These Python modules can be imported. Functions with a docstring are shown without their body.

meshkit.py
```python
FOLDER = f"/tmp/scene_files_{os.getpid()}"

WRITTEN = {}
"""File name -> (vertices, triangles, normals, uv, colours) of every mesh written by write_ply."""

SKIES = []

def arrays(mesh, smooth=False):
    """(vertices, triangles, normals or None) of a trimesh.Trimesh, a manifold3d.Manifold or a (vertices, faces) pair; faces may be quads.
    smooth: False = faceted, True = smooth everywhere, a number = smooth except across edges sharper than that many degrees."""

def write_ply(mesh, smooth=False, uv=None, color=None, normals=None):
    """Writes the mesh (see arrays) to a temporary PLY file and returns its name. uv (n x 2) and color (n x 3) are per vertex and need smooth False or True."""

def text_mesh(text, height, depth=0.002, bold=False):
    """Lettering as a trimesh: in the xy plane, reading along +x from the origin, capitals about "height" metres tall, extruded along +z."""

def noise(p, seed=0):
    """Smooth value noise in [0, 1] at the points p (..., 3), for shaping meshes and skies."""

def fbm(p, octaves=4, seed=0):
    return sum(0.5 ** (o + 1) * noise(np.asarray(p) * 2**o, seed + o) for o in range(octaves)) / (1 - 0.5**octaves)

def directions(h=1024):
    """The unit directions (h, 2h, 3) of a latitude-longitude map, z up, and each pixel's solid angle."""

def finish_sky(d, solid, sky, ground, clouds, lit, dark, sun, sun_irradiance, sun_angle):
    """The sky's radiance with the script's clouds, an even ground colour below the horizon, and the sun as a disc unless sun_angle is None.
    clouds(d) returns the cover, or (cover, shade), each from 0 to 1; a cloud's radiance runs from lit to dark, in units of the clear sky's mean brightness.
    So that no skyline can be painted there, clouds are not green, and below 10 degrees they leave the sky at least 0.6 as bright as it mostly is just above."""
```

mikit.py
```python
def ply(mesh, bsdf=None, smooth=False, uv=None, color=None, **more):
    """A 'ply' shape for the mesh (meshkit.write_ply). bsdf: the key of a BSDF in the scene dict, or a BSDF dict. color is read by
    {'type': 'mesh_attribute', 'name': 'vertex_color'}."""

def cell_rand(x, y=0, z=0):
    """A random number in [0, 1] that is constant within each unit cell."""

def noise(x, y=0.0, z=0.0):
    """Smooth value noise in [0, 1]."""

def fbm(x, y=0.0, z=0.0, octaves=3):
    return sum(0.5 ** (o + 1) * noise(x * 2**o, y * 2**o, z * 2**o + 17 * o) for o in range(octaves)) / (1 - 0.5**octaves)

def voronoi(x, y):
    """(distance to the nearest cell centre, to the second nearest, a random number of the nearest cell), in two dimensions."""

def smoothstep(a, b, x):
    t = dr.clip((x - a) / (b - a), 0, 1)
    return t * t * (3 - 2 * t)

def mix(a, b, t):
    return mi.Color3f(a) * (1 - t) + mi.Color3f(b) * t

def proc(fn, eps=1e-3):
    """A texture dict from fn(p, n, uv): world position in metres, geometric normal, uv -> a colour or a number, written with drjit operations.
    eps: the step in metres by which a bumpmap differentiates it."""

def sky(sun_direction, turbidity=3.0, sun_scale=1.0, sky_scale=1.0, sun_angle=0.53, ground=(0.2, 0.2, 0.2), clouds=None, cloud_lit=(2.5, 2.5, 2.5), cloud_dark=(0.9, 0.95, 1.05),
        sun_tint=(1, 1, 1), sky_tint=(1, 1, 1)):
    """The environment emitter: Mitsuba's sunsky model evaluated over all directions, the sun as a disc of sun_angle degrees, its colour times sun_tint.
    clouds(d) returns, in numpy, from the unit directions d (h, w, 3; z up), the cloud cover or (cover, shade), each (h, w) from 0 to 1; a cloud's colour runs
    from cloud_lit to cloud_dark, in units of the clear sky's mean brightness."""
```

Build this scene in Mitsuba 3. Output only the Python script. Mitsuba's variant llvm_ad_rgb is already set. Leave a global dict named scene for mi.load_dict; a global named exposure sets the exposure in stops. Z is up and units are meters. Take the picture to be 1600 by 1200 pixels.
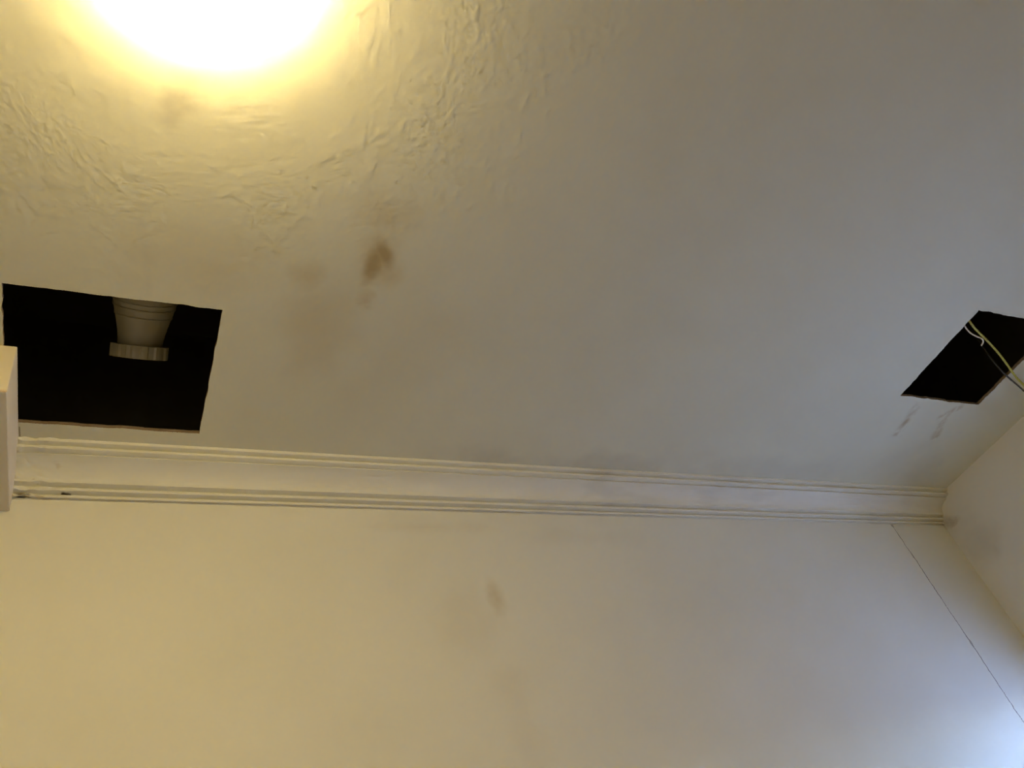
import math
import numpy as np
import drjit as dr
import mitsuba as mi
import trimesh
import manifold3d as m3
from shapely.geometry import Polygon, box as sbox
import mikit
import meshkit
from mikit import noise, fbm, smoothstep, mix

T = mi.ScalarTransform4f
scene, labels = {}, {}

# ------------------------------------------------------------------ camera, sky, exposure
CAM = (0.0, 0.0, 1.35)
FWD = (0.41913585, 0.61283253, 0.66989658)
UP = (-0.09065564, -0.70589808, 0.70248804)
scene['camera'] = {
    'type': 'perspective', 'fov_axis': 'x', 'fov': 2 * math.degrees(math.atan(800 / 1304.06)), 'near_clip': 0.02,
    'to_world': T().look_at(origin=list(CAM), target=[CAM[k] + FWD[k] for k in range(3)], up=list(UP))}
# the sun stands behind the house: only skylight comes through the window in the right-hand wall
scene['daylight'] = mikit.sky((-0.7, -0.5, 0.5), turbidity=4.0, sun_scale=0.0, sky_scale=96.0, ground=(0.40, 0.40, 0.42), sky_tint=(0.93, 1.0, 1.33))
LAMP = (47.5, 35.0, 14.2)          # warm lamp radiance
exposure = 0.0

# ------------------------------------------------------------------ measures (metres)
CEIL = 2.60                     # underside of the ceiling
BACK, RIGHT, LEFT, FRONT = 1.50, 2.462, -0.95, -1.3
SLAB = 3.05                     # underside of the slab above the suspended ceiling
HOLE_A = (-0.200, 1.032, 0.150, 1.371)
HOLE_B = (1.917, 0.736, 2.234, 1.043)
BEAM = (-0.178, 1.172, CEIL - 0.115)     # right side, front face, underside


def tag(key, label, category=None, group=None, kind=None):
    labels[key] = {'label': label}
    if category: labels[key]['category'] = category
    if group: labels[key]['group'] = group
    if kind: labels[key]['kind'] = kind


def srgb(*c):
    c = np.asarray(c, float) / 255
    return tuple(np.where(c <= 0.04045, c / 12.92, ((c + 0.055) / 1.055) ** 2.4).tolist())


# ------------------------------------------------------------------ materials
PAINT = (0.775, 0.775, 0.69)
STAIN = (0.47, 0.35, 0.14)
GREY = (0.42, 0.40, 0.33)
BOARD = (0.27, 0.20, 0.13)


def blot(x, y, cx, cy, rx, ry, ang=0.0, warp=0.35, freq=18.0):
    """A soft irregular mark, 1 in its middle."""
    c, s = math.cos(ang), math.sin(ang)
    u = ((x - cx) * c + (y - cy) * s) / rx
    v = ((y - cy) * c - (x - cx) * s) / ry
    g = 2 * fbm(x * freq, y * freq, cx * 9 + cy * 5, octaves=4) - 1
    d = dr.sqrt(u * u + v * v) + 1.6 * warp * g
    return (1 - smoothstep(0.0, 1.15, d)) * (1 + 0.3 * (2 * fbm(x * freq * 3, y * freq * 3, cx * 5, octaves=3) - 1))


def streak(x, y, ax, ay, bx, by, w, wob=0.006):
    """A thin irregular line from a to b."""
    lx, ly = bx - ax, by - ay
    l2 = lx * lx + ly * ly
    t = dr.clip(((x - ax) * lx + (y - ay) * ly) / l2, 0, 1)
    px, py = ax + t * lx, ay + t * ly
    o = wob * (2 * fbm(x * 34, y * 34, ax * 7, octaves=3) - 1)
    d = dr.sqrt(dr.square(x - px + o) + dr.square(y - py + o))
    return 1 - smoothstep(0.0, w, d)


def ceiling_color(p, n, uv):
    x, y, z = p.x, p.y, p.z
    base = mix((0.675, 0.668, 0.535), (0.648, 0.64, 0.51), smoothstep(0.35, 0.75, fbm(x * 3, y * 3, 1.5, octaves=3)))
    dark = dr.clip(1.1 * dr.maximum(blot(x, y, 0.394, 0.882, 0.022, 0.062, 0.10, 0.2, 24), blot(x, y, 0.408, 0.852, 0.020, 0.044, -0.55, 0.2, 24)), 0, 1)
    brown = 0.6 * blot(x, y, 0.402, 0.870, 0.055, 0.090, -0.25, 0.22, 20)
    brown = dr.maximum(brown, 0.34 * blot(x, y, 0.395, 0.775, 0.075, 0.055, 0.3, 0.5, 16))
    brown = dr.maximum(brown, 0.36 * blot(x, y, 0.285, 0.925, 0.045, 0.045, 0.0, 0.5, 18))
    brown = dr.maximum(brown, 0.28 * blot(x, y, 0.325, 1.05, 0.085, 0.17, 0.1, 0.5, 9))
    brown = dr.maximum(brown, 0.5 * blot(x, y, 0.402, 0.965, 0.022, 0.035, 0.1, 0.5, 30))
    brown = dr.maximum(brown, 0.16 * blot(x, y, 0.12, 0.93, 0.16, 0.08, 0.1, 0.6, 8))
    brown = dr.maximum(brown, 0.10 * blot(x, y, 0.50, 1.12, 0.12, 0.22, 0.1, 0.6, 7))
    dark = dr.maximum(dark, 0.8 * smoothstep(0.3, 0.75, fbm(x * 40, y * 22, 4.0, octaves=3)) * streak(x, y, 2.012, 1.083, 2.035, 1.19, 0.022, 0.014))
    dark = dr.maximum(dark, 0.4 * blot(x, y, 2.018, 1.097, 0.014, 0.026, 0.2, 0.3, 40))
    dark = dr.maximum(dark, 0.8 * smoothstep(0.25, 0.7, fbm(x * 40, y * 30, 6.0, octaves=3)) * streak(x, y, 2.172, 1.058, 2.148, 1.11, 0.020, 0.012))
    dark = dr.maximum(dark, 0.8 * smoothstep(0.25, 0.7, fbm(x * 40, y * 30, 6.0, octaves=3)) * streak(x, y, 2.148, 1.11, 2.190, 1.18, 0.026, 0.012))
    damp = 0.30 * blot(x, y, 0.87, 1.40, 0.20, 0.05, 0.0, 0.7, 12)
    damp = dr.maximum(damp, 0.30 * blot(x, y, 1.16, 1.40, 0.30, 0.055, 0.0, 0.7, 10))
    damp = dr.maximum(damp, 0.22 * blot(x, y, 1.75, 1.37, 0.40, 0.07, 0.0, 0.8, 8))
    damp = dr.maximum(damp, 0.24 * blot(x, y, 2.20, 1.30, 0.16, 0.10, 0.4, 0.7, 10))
    damp = dr.maximum(damp, 0.7 * blot(x, y, 0.036, 0.640, 0.035, 0.055, 0.5, 0.5, 20))
    damp = dr.maximum(damp, 0.07 * streak(x, y, -0.040, 0.62, 0.028, 1.03, 0.012, 0.004))
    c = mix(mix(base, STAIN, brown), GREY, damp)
    c = mix(c, (0.37, 0.275, 0.115), 0.85 * dark)
    c = mix(c, (0.16, 0.11, 0.06), 0.8 * streak(x, y, -0.1765, 1.384, -0.1755, 1.412, 0.0022, 0.0006))
    edge = mi.Float(dr.abs(n.z) < 0.5) * mi.Float(z < CEIL + 0.02)
    top = mi.Float(n.z > 0.5)
    c = mix(c, mix(BOARD, (0.19, 0.14, 0.09), noise(x * 160, y * 160, z * 220)), edge)
    return mix(c, (0.05, 0.045, 0.04), top)


def wall_color(p, n, uv):
    x, z = p.x, p.z
    base = mix(PAINT, (0.745, 0.745, 0.66), smoothstep(0.35, 0.75, fbm(x * 3, z * 3, 5.5, octaves=3)))
    brown = 0.36 * blot(x, z, 0.797, 2.275, 0.028, 0.055, 0.2, 0.4, 22)
    brown = dr.maximum(brown, 0.10 * blot(x, z, 0.735, 2.23, 0.10, 0.11, 0.1, 0.6, 10))
    brown = dr.maximum(brown, 0.12 * blot(x, z, 0.66, 2.468, 0.17, 0.02, 0.0, 0.6, 14))
    brown = dr.maximum(brown, 0.08 * blot(x, z, 0.78, 1.98, 0.045, 0.16, 0.05, 0.6, 12))
    damp = 0.10 * blot(x, z, 1.05, 2.445, 0.22, 0.035, 0.0, 0.7, 12)
    damp = dr.maximum(damp, 0.07 * blot(x, z, 1.45, 2.25, 0.35, 0.15, 0.0, 0.8, 6))
    c = mix(mix(base, STAIN, brown), GREY, damp)
    # the crack runs down the wall beside the right-hand corner
    wob = 0.0035 * (2 * fbm(z * 14, 3.3, 0, octaves=3) - 1) + 0.0012 * (2 * noise(z * 90, 7.7) - 1)
    w = 0.0011 + 0.0012 * noise(z * 30, 1.2) + 0.0026 * (1 - smoothstep(0.0, 0.025, dr.abs(z - 2.105)))
    w = w + 0.003 * (1 - smoothstep(0.0, 0.010, dr.abs(z - 2.510)))
    d = dr.abs(x - 2.2245 - 0.0045 * (z - 2.19) - wob)
    crack = (1 - smoothstep(w * 0.6, w * 1.5, d)) * mi.Float(z < 2.53)
    return mix(c, (0.20, 0.17, 0.13), 0.7 * crack)


def right_color(p, n, uv):
    y, z = p.y, p.z
    base = mix((0.72, 0.725, 0.70), (0.69, 0.69, 0.655), smoothstep(0.3, 0.75, fbm(y * 4, z * 4, 9.5, octaves=3)))
    brown = 0.6 * blot(y, z, 1.475, 2.512, 0.045, 0.030, 0.5, 0.5, 30)
    brown = dr.maximum(brown, 0.26 * blot(y, z, 1.45, 2.42, 0.09, 0.16, 0.2, 0.7, 10))
    return mix(base, (0.33, 0.29, 0.21), brown)


def trim_color(p, n, uv):
    x, y, z = p.x, p.y, p.z
    base = mix((0.775, 0.775, 0.69), (0.745, 0.745, 0.66), smoothstep(0.35, 0.75, fbm(x * 5, y * 9, z * 9, octaves=3)))
    dirt = 0.8 * smoothstep(0.62, 0.8, fbm(x * 38, y * 60, z * 60, octaves=3)) * (1 - smoothstep(-0.17, -0.07, x))
    gap = dr.maximum((1 - smoothstep(0.007, 0.011, dr.abs(x + 0.086))) * (1 - smoothstep(0.0013, 0.0020, dr.abs(z - 2.5252))), 0.7 * (1 - smoothstep(0.006, 0.016, dr.abs(x + 0.160))) * (1 - smoothstep(0.002, 0.004, dr.abs(z - 2.5200))) * smoothstep(0.3, 0.5, noise(x * 150, z * 300)))
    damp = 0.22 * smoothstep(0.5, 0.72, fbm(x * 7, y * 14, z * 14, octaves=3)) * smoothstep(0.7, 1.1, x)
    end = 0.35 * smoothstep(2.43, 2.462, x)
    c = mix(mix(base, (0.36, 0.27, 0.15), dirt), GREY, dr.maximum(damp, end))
    return mix(c, (0.05, 0.04, 0.03), gap)


def beam_color(p, n, uv):
    base = mix((0.66, 0.61, 0.50), (0.60, 0.55, 0.44), fbm(p.x * 9, p.y * 9, p.z * 9, octaves=3))
    joint = (1 - smoothstep(0.0008, 0.002, dr.abs(p.x + 0.206 - 0.001 * (2 * noise(p.z * 40, 2.0) - 1)))) * mi.Float(n.y < -0.5)
    rub = 0.6 * (1 - smoothstep(0.0, 0.010, dr.abs(p.z - BEAM[2]))) * mi.Float(n.y < -0.5) * smoothstep(0.35, 0.6, noise(p.x * 60, p.y * 60, p.z * 60))
    return mix(mix(base, (0.42, 0.25, 0.12), rub), (0.38, 0.22, 0.10), 0.6 * joint)


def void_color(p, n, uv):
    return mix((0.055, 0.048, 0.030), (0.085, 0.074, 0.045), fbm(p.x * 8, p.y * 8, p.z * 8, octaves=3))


def pipe_color(p, n, uv):
    return mix((0.40, 0.37, 0.27), (0.30, 0.27, 0.19), fbm(p.x * 14, p.y * 14, p.z * 14, octaves=3))


def roller(p, n, uv):
    x, y, z = p.x, p.y, p.z
    return 0.6 * fbm(x * 170, y * 170, z * 170, octaves=2) + 0.7 * smoothstep(0.5, 0.9, fbm(x * 70, y * 50, z * 70, octaves=3))


def painted(color, bump=0.0006, rough=0.75):
    inner = {'type': 'principled', 'base_color': mikit.proc(color), 'roughness': rough, 'specular': 0.25}
    if bump:
        inner = {'type': 'bumpmap', 'arbitrary': mikit.proc(roller, eps=0.0012), 'scale': bump, 'bsdf': inner}
    return {'type': 'twosided', 'bsdf': inner}


def plain(color, rough=0.5, **more):
    return {'type': 'twosided', 'bsdf': {'type': 'principled', 'base_color': {'type': 'rgb', 'value': list(color)}, 'roughness': rough, **more}}


scene['ceiling_paint'] = painted(ceiling_color)
scene['wall_paint'] = painted(wall_color, 0.0002)
scene['right_wall_paint'] = painted(right_color, 0.0002)
scene['plaster_trim'] = painted(trim_color, 0.0)
scene['beam_paint'] = painted(beam_color, 0.0002)
scene['void_concrete'] = painted(void_color, 0.0, 0.95)
scene['pipe_plastic'] = painted(pipe_color, 0.0, 0.4)
scene['plain_paint'] = plain((0.75, 0.71, 0.60), 0.8)
scene['floor_tile'] = plain((0.33, 0.26, 0.15), 0.45)
scene['white_enamel'] = plain((0.75, 0.74, 0.70), 0.35)
scene['window_glass'] = {'type': 'thindielectric', 'int_ior': 1.5}
scene['yellow_green_plastic'] = plain(srgb(168, 160, 62), 0.45)
scene['white_plastic'] = plain(srgb(205, 196, 172), 0.45)
scene['grey_plastic'] = plain(srgb(58, 56, 48), 0.5)


# ------------------------------------------------------------------ mesh helpers
def bx(x0, y0, z0, x1, y1, z1):
    m = trimesh.creation.box(extents=(x1 - x0, y1 - y0, z1 - z0))
    m.apply_translation(((x0 + x1) / 2, (y0 + y1) / 2, (z0 + z1) / 2))
    return m


def bevel_box(x0, y0, z0, x1, y1, z1, r):
    pts = []
    for sx in (0, 1):
        for sy in (0, 1):
            for sz in (0, 1):
                s = trimesh.creation.icosphere(subdivisions=2, radius=r)
                c = [(x0 + r, x1 - r)[sx], (y0 + r, y1 - r)[sy], (z0 + r, z1 - r)[sz]]
                pts.append(s.vertices + c)
    return trimesh.convex.convex_hull(np.vstack(pts))


def add(key, mesh, mat, smooth=False, **more):
    scene[key] = mikit.ply(mesh, mat, smooth=smooth, **more)


def frame_path(pts):
    """Tangents and two normals along a polyline, without twist."""
    t = np.gradient(pts, axis=0)
    t /= np.linalg.norm(t, axis=1, keepdims=True)
    a = np.cross(t[0], [0.3, 0.9, 0.2])
    a /= np.linalg.norm(a)
    A = []
    for k in range(len(pts)):
        a = a - t[k] * np.dot(a, t[k])
        a /= np.linalg.norm(a)
        A.append(a)
    A = np.array(A)
    return t, A, np.cross(t, A)


def tube(pts, radii, sides=20, caps=True):
    pts = np.asarray(pts, float)
    radii = np.broadcast_to(radii, len(pts))
    t, A, B = frame_path(pts)
    ang = np.arange(sides) / sides * 2 * np.pi
    v = (pts[:, None] + radii[:, None, None] * (A[:, None] * np.cos(ang)[None, :, None] + B[:, None] * np.sin(ang)[None, :, None])).reshape(-1, 3)
    f = []
    for i in range(len(pts) - 1):
        for j in range(sides):
            a, b = i * sides + j, i * sides + (j + 1) % sides
            f += [[a, b, b + sides], [a, b + sides, a + sides]]
    if caps:
        v = np.vstack([v, pts[:1], pts[-1:]])
        n0, n1 = len(v) - 2, len(v) - 1
        o = (len(pts) - 1) * sides
        for j in range(sides):
            f += [[n0, (j + 1) % sides, j], [n1, o + j, o + (j + 1) % sides]]
    m = trimesh.Trimesh(v, f, process=False)
    m.fix_normals()
    return m


def spline(ctrl, n):
    from scipy.interpolate import CubicSpline
    ctrl = np.asarray(ctrl, float)
    s = np.r_[0, np.cumsum(np.linalg.norm(np.diff(ctrl, axis=0), axis=1))]
    return CubicSpline(s, ctrl)(np.linspace(0, s[-1], n))


# ------------------------------------------------------------------ the setting
def ragged(rect, seed, amp):
    """A hole's outline, cut by hand: slightly uneven edges."""
    x0, y0, x1, y1 = rect
    c = [(x0, y0), (x1, y0), (x1, y1), (x0, y1)]
    out = []
    for k in range(4):
        a, b = np.array(c[k]), np.array(c[(k + 1) % 4])
        d = (b - a) / np.linalg.norm(b - a)
        nrm = np.array([-d[1], d[0]])
        for t in np.linspace(0, 1, 40, endpoint=False):
            p = a + (b - a) * t
            fade = min(1, 12 * t, 12 * (1 - t) + 0.2)
            o = amp * fade * (2 * meshkit.fbm(np.array([[p[0] * 45, p[1] * 45, seed]]), 3)[0] - 1)
            out.append(tuple(p + nrm * o))
    return out


plate = Polygon([(LEFT - .1, FRONT - .1), (RIGHT + .1, FRONT - .1), (RIGHT + .1, BACK + .1), (LEFT - .1, BACK + .1)],
                [ragged(HOLE_A, 3, 0.0022), ragged(HOLE_B, 8, 0.004)])
ceil_mesh = trimesh.creation.extrude_polygon(plate, 0.008, engine='earcut')
ceil_mesh.apply_translation((0, 0, CEIL))
add('ceiling', ceil_mesh, 'ceiling_paint')
tag('ceiling', 'off-white painted plasterboard ceiling with brown water stains and two square openings', kind='structure')
# the dark space above the ceiling: slab and side walls
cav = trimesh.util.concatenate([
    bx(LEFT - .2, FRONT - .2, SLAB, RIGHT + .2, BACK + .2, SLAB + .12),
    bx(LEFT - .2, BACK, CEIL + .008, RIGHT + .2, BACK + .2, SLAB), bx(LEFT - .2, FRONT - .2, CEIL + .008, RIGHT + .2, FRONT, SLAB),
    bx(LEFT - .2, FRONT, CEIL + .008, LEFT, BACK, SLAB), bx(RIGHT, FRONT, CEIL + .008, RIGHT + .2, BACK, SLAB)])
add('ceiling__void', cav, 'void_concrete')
labels['ceiling__void'] = {'label': 'dark empty space above the ceiling seen through the openings'}

add('wall_back', bx(LEFT - .12, BACK, 0, RIGHT + .12, BACK + .12, CEIL), 'wall_paint')
tag('wall_back', 'off-white painted wall under the moulding, daylit blue at the right', kind='structure')
WY0, WY1, WZ0, WZ1 = 0.45, 1.405, 1.35, 1.990
rw = m3.Manifold.cube((0.12, BACK - FRONT, CEIL)).translate((RIGHT, FRONT, 0)) - m3.Manifold.cube((0.4, WY1 - WY0, WZ1 - WZ0)).translate((RIGHT - .1, WY0, WZ0))
add('wall_right', rw, 'right_wall_paint')
tag('wall_right', 'dim painted side wall at the right edge, meeting the daylit wall', kind='structure')
add('wall_left', bx(LEFT - .12, FRONT, 0, LEFT, BACK, CEIL), 'plain_paint')
tag('wall_left', 'painted side wall beyond the left edge of the view', kind='structure')
add('wall_front', bx(LEFT - .12, FRONT - .12, 0, RIGHT + .12, FRONT, CEIL), 'plain_paint')
tag('wall_front', 'painted wall behind the viewer', kind='structure')
add('floor', bx(LEFT - .12, FRONT - .12, -.1, RIGHT + .12, BACK + .12, 0), 'floor_tile')
tag('floor', 'brown floor below the view', kind='structure')

# the window in the right wall, below the view
fw = 0.03
wf = m3.Manifold.cube((0.06, WY1 - WY0, WZ1 - WZ0)).translate((RIGHT + .002, WY0, WZ0))
for a, b in ((WY0 + fw, (WY0 + WY1) / 2 - fw / 2), ((WY0 + WY1) / 2 + fw / 2, WY1 - fw)):
    wf -= m3.Manifold.cube((0.3, b - a, WZ1 - WZ0 - 2 * fw)).translate((RIGHT - .1, a, WZ0 + fw))
add('window_1', wf, 'white_enamel')
tag('window_1', 'white framed window in the right wall below the view', kind='structure')
for i, (a, b) in enumerate(((WY0 + fw, (WY0 + WY1) / 2 - fw / 2), ((WY0 + WY1) / 2 + fw / 2, WY1 - fw))):
    g = trimesh.Trimesh([[RIGHT + .03, a, WZ0 + fw], [RIGHT + .03, b, WZ0 + fw], [RIGHT + .03, b, WZ1 - fw], [RIGHT + .03, a, WZ1 - fw]], [[0, 1, 2], [0, 2, 3]], process=False)
    add('window_1__pane' + ('' if i == 0 else '_001'), g, 'window_glass')

# ------------------------------------------------------------------ cornice moulding along the back wall
P = 0.0885


# (distance from the wall, distance below the ceiling), from the ceiling edge down to the wall
prof = [(P, 0), (P, .0062), (P - .0012, .0074), (P - .0130, .0082), (P - .0136, .0122), (P - .0078, .0130), (P - .0068, .0142), (P - .0068, .0188), (P - .0080, .0200),
        (P - .0215, .0208), (P - .0225, .0248)]
cove0, cove1, mid = np.array((P - .0178, .0256)), np.array((.0245, .0590)), np.array((.0290, .0290))      # a hollow quarter curve between the two pairs of beads
for t in np.linspace(0, 1, 18):
    prof.append(tuple((1 - t) ** 2 * cove0 + 2 * t * (1 - t) * mid + t ** 2 * cove1))
prof += [(.0105, .0605), (.0100, .0645), (.0162, .0654), (.0172, .0666), (.0172, .0712), (.0160, .0724), (.0032, .0732), (.0028, .0768), (.0084, .0776), (.0092, .0788), (.0092, .0826), (.0084, .0840), (.0072, .0842), (.0064, .0798), (.0012, .0796), (.0006, .0850), (0, .0852)]
prof = np.array(prof)
xs = np.r_[np.linspace(BEAM[0], 0.05, 90), np.linspace(0.05, RIGHT, 120)[1:]]
npf = len(prof)
GX, GU, GW = xs[:, None] + 0 * prof[None, :, 0], prof[None, :, 0] + 0 * xs[:, None], prof[None, :, 1] + 0 * xs[:, None]
worn = np.clip(1 - (GX - BEAM[0]) / 0.16, 0, 1) ** 1.2
q = np.stack([GX * 60, GU * 90, GW * 90], -1)
u2 = GU + 0.007 * worn * (2 * meshkit.fbm(q, 3, 4) - 1) + 0.0003 * (2 * meshkit.fbm(np.stack([GX * 9, GU * 30, GW * 30], -1), 3, 9) - 1)
w2 = GW + 0.004 * worn * (2 * meshkit.fbm(q + 31, 3, 6) - 1)
u2, w2 = np.maximum(u2, 0), np.maximum(w2, 0)
u2[:, -1], w2[:, 0] = 0, 0
V, F = np.stack([GX, BACK - u2, CEIL - w2], -1).reshape(-1, 3), []
for i in range(len(xs) - 1):
    for j in range(npf - 1):
        a = i * npf + j
        F += [[a, a + 1, a + npf + 1], [a, a + npf + 1, a + npf]]
trim = trimesh.Trimesh(V, F, process=False)
add('trim_1', trim, 'plaster_trim', smooth=32)
tag('trim_1', 'white stepped cove moulding running along the top of the wall', kind='structure')

# ------------------------------------------------------------------ boxed beam at the left end of the moulding
bb = bevel_box(LEFT, BEAM[1], BEAM[2], BEAM[0], BACK, CEIL, 0.0025)
add('boxed_beam', bb, 'beam_paint', smooth=40)
tag('boxed_beam', 'cream painted boxed beam under the ceiling at the left end of the moulding', 'beam')

# ------------------------------------------------------------------ ceiling lamp
LC = np.array((0.042, 0.408))
rb = 0.145
base = trimesh.creation.revolve([(0, 0), (rb - .012, 0), (rb - .012, -.006), (rb - .02, -.008), (0, -.008)], sections=64)
base.fix_normals()
base.apply_translation((LC[0], LC[1], CEIL))
add('ceiling_lamp__base', base, 'white_enamel', smooth=40)
pr = [(rb - .010, -.002), (rb - .003, -.004)] + [(rb * math.cos(a) ** 0.7, -.008 - .076 * math.sin(a)) for a in np.radians(np.linspace(2, 90, 20))]
pr[-1] = (0, pr[-1][1])
dome = trimesh.creation.revolve(pr, sections=64)
dome.fix_normals()
if (np.einsum('ij,ij->i', dome.face_normals, dome.triangles_center - [0, 0, 0.0]) * dome.area_faces).sum() < 0:
    dome.invert()
dome.apply_translation((LC[0], LC[1], CEIL))
scene['ceiling_lamp__shade'] = mikit.ply(dome, 'white_enamel', smooth=True)
scene['ceiling_lamp__shade']['emitter'] = {'type': 'area', 'radiance': {'type': 'rgb', 'value': list(LAMP)}}
tag('ceiling_lamp', 'glowing warm white dome lamp on the ceiling at the top edge', 'lamp')
labels['ceiling_lamp__shade'] = {'label': 'glowing opal shade'}

# ------------------------------------------------------------------ waste pipe in the left opening
cap_c = np.array((0.021, 1.268, CEIL + 0.120))
ax0 = np.array((0.0, -math.cos(math.radians(40)), math.sin(math.radians(40))))      # from the cap back up towards the viewer
pts = [cap_c + ax0 * 0.012]
ang = 40.0
d = 0.0
rad = [0.0425]
N = 44
step = 0.0065
for i in range(N):
    d += step
    ang = 40 - 22 * min(1, d / 0.15)
    a = math.radians(ang)
    pts.append(pts[-1] + step * np.array((0.01, -math.cos(a), math.sin(a))))
    s = min(1, d / 0.12)
    rad.append(0.0425 + 0.0200 * s * s * (3 - 2 * s))
while pts[-1][2] < SLAB + 0.02:                                                      # bends up into the slab
    ang = min(90, ang + 3.4)
    a = math.radians(ang)
    pts.append(pts[-1] + step * np.array((0.0, -math.cos(a), math.sin(a))))
    rad.append(0.0625)
rad = np.array(rad)
L = np.arange(len(rad)) * step
add('waste_pipe__body', tube(pts, rad, 48), 'pipe_plastic', smooth=40)
pts = np.array(pts)


def ring_at(k, r, w):
    tdir = pts[k + 1] - pts[k - 1]
    tdir /= np.linalg.norm(tdir)
    q = np.array([pts[k] + tdir * o for o in np.linspace(-w, w, 5)])
    return tube(q, r * np.array((1.0, 1.0, 1.0, 1.0, 1.0)), 48)


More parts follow.
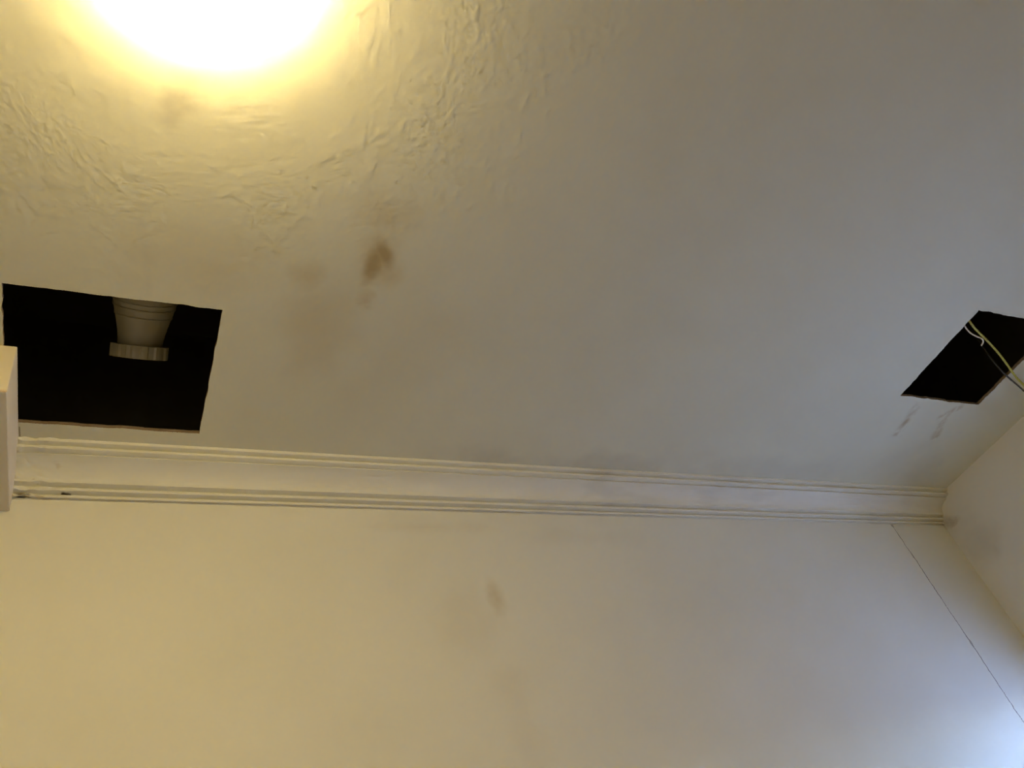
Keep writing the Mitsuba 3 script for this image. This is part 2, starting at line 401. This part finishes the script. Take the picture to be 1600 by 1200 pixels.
for i, k in enumerate((10, 13, 15)):
    add('waste_pipe__socket_ring' + ('' if i == 0 else f'_{i:03d}'), ring_at(k, rad[k] + .0014, .0012), 'pipe_plastic', smooth=40)
# ribbed screw cap
nr = 96
rr = 0.0535 + 0.0016 * np.sign(np.sin(np.arange(nr) / nr * 2 * np.pi * 12))
ring2d = Polygon([(r * math.cos(t), r * math.sin(t)) for r, t in zip(rr, np.arange(nr) / nr * 2 * np.pi)])
cap = trimesh.creation.extrude_polygon(ring2d, 0.026, engine='earcut')
zax = ax0
xax = np.array((1.0, 0, 0))
yax = np.cross(zax, xax)
M = np.eye(4)
M[:3, 0], M[:3, 1], M[:3, 2], M[:3, 3] = xax, yax, zax, cap_c - ax0 * 0.012
cap.apply_transform(M)
add('waste_pipe__cap', cap, 'pipe_plastic')
tag('waste_pipe', 'off-white plastic waste pipe above the left ceiling opening', 'pipe')
labels['waste_pipe__cap'] = {'label': 'ribbed screw cap on the pipe end'}

# ------------------------------------------------------------------ loose wires in the right opening
w1 = spline([(1.93, 0.62, 2.86), (1.915, 0.72, 2.72), (1.935, 0.778, 2.612), (2.005, 0.808, 2.595), (2.09, 0.842, 2.588), (2.19, 0.888, 2.586), (2.30, 0.935, 2.575), (2.40, 0.95, 2.50), (2.42, 0.93, 2.36)], 120)
add('wire', tube(w1, 0.0030, 10), 'yellow_green_plastic', smooth=True)
tag('wire', 'yellow-green wire hanging across the right ceiling opening', 'wire')
w2 = spline([(2.16, 0.86, 2.95), (2.19, 0.895, 2.74), (2.222, 0.922, 2.604), (2.27, 0.937, 2.584), (2.35, 0.966, 2.568), (2.41, 0.975, 2.48)], 90)
add('wire_001', tube(w2, 0.0024, 10), 'grey_plastic', smooth=True)
tag('wire_001', 'thin dark grey wire below the yellow-green one at the right opening', 'wire')
w3 = spline([(1.94, 0.66, 2.86), (1.905, 0.74, 2.70), (1.925, 0.789, 2.615), (1.975, 0.810, 2.598), (2.012, 0.818, 2.592), (2.018, 0.832, 2.590)], 70)
add('wire_002', tube(w3, 0.0022, 10), 'white_plastic', smooth=True)
tag('wire_002', 'short off-white wire ending beside the yellow-green wire in the right opening', 'wire')
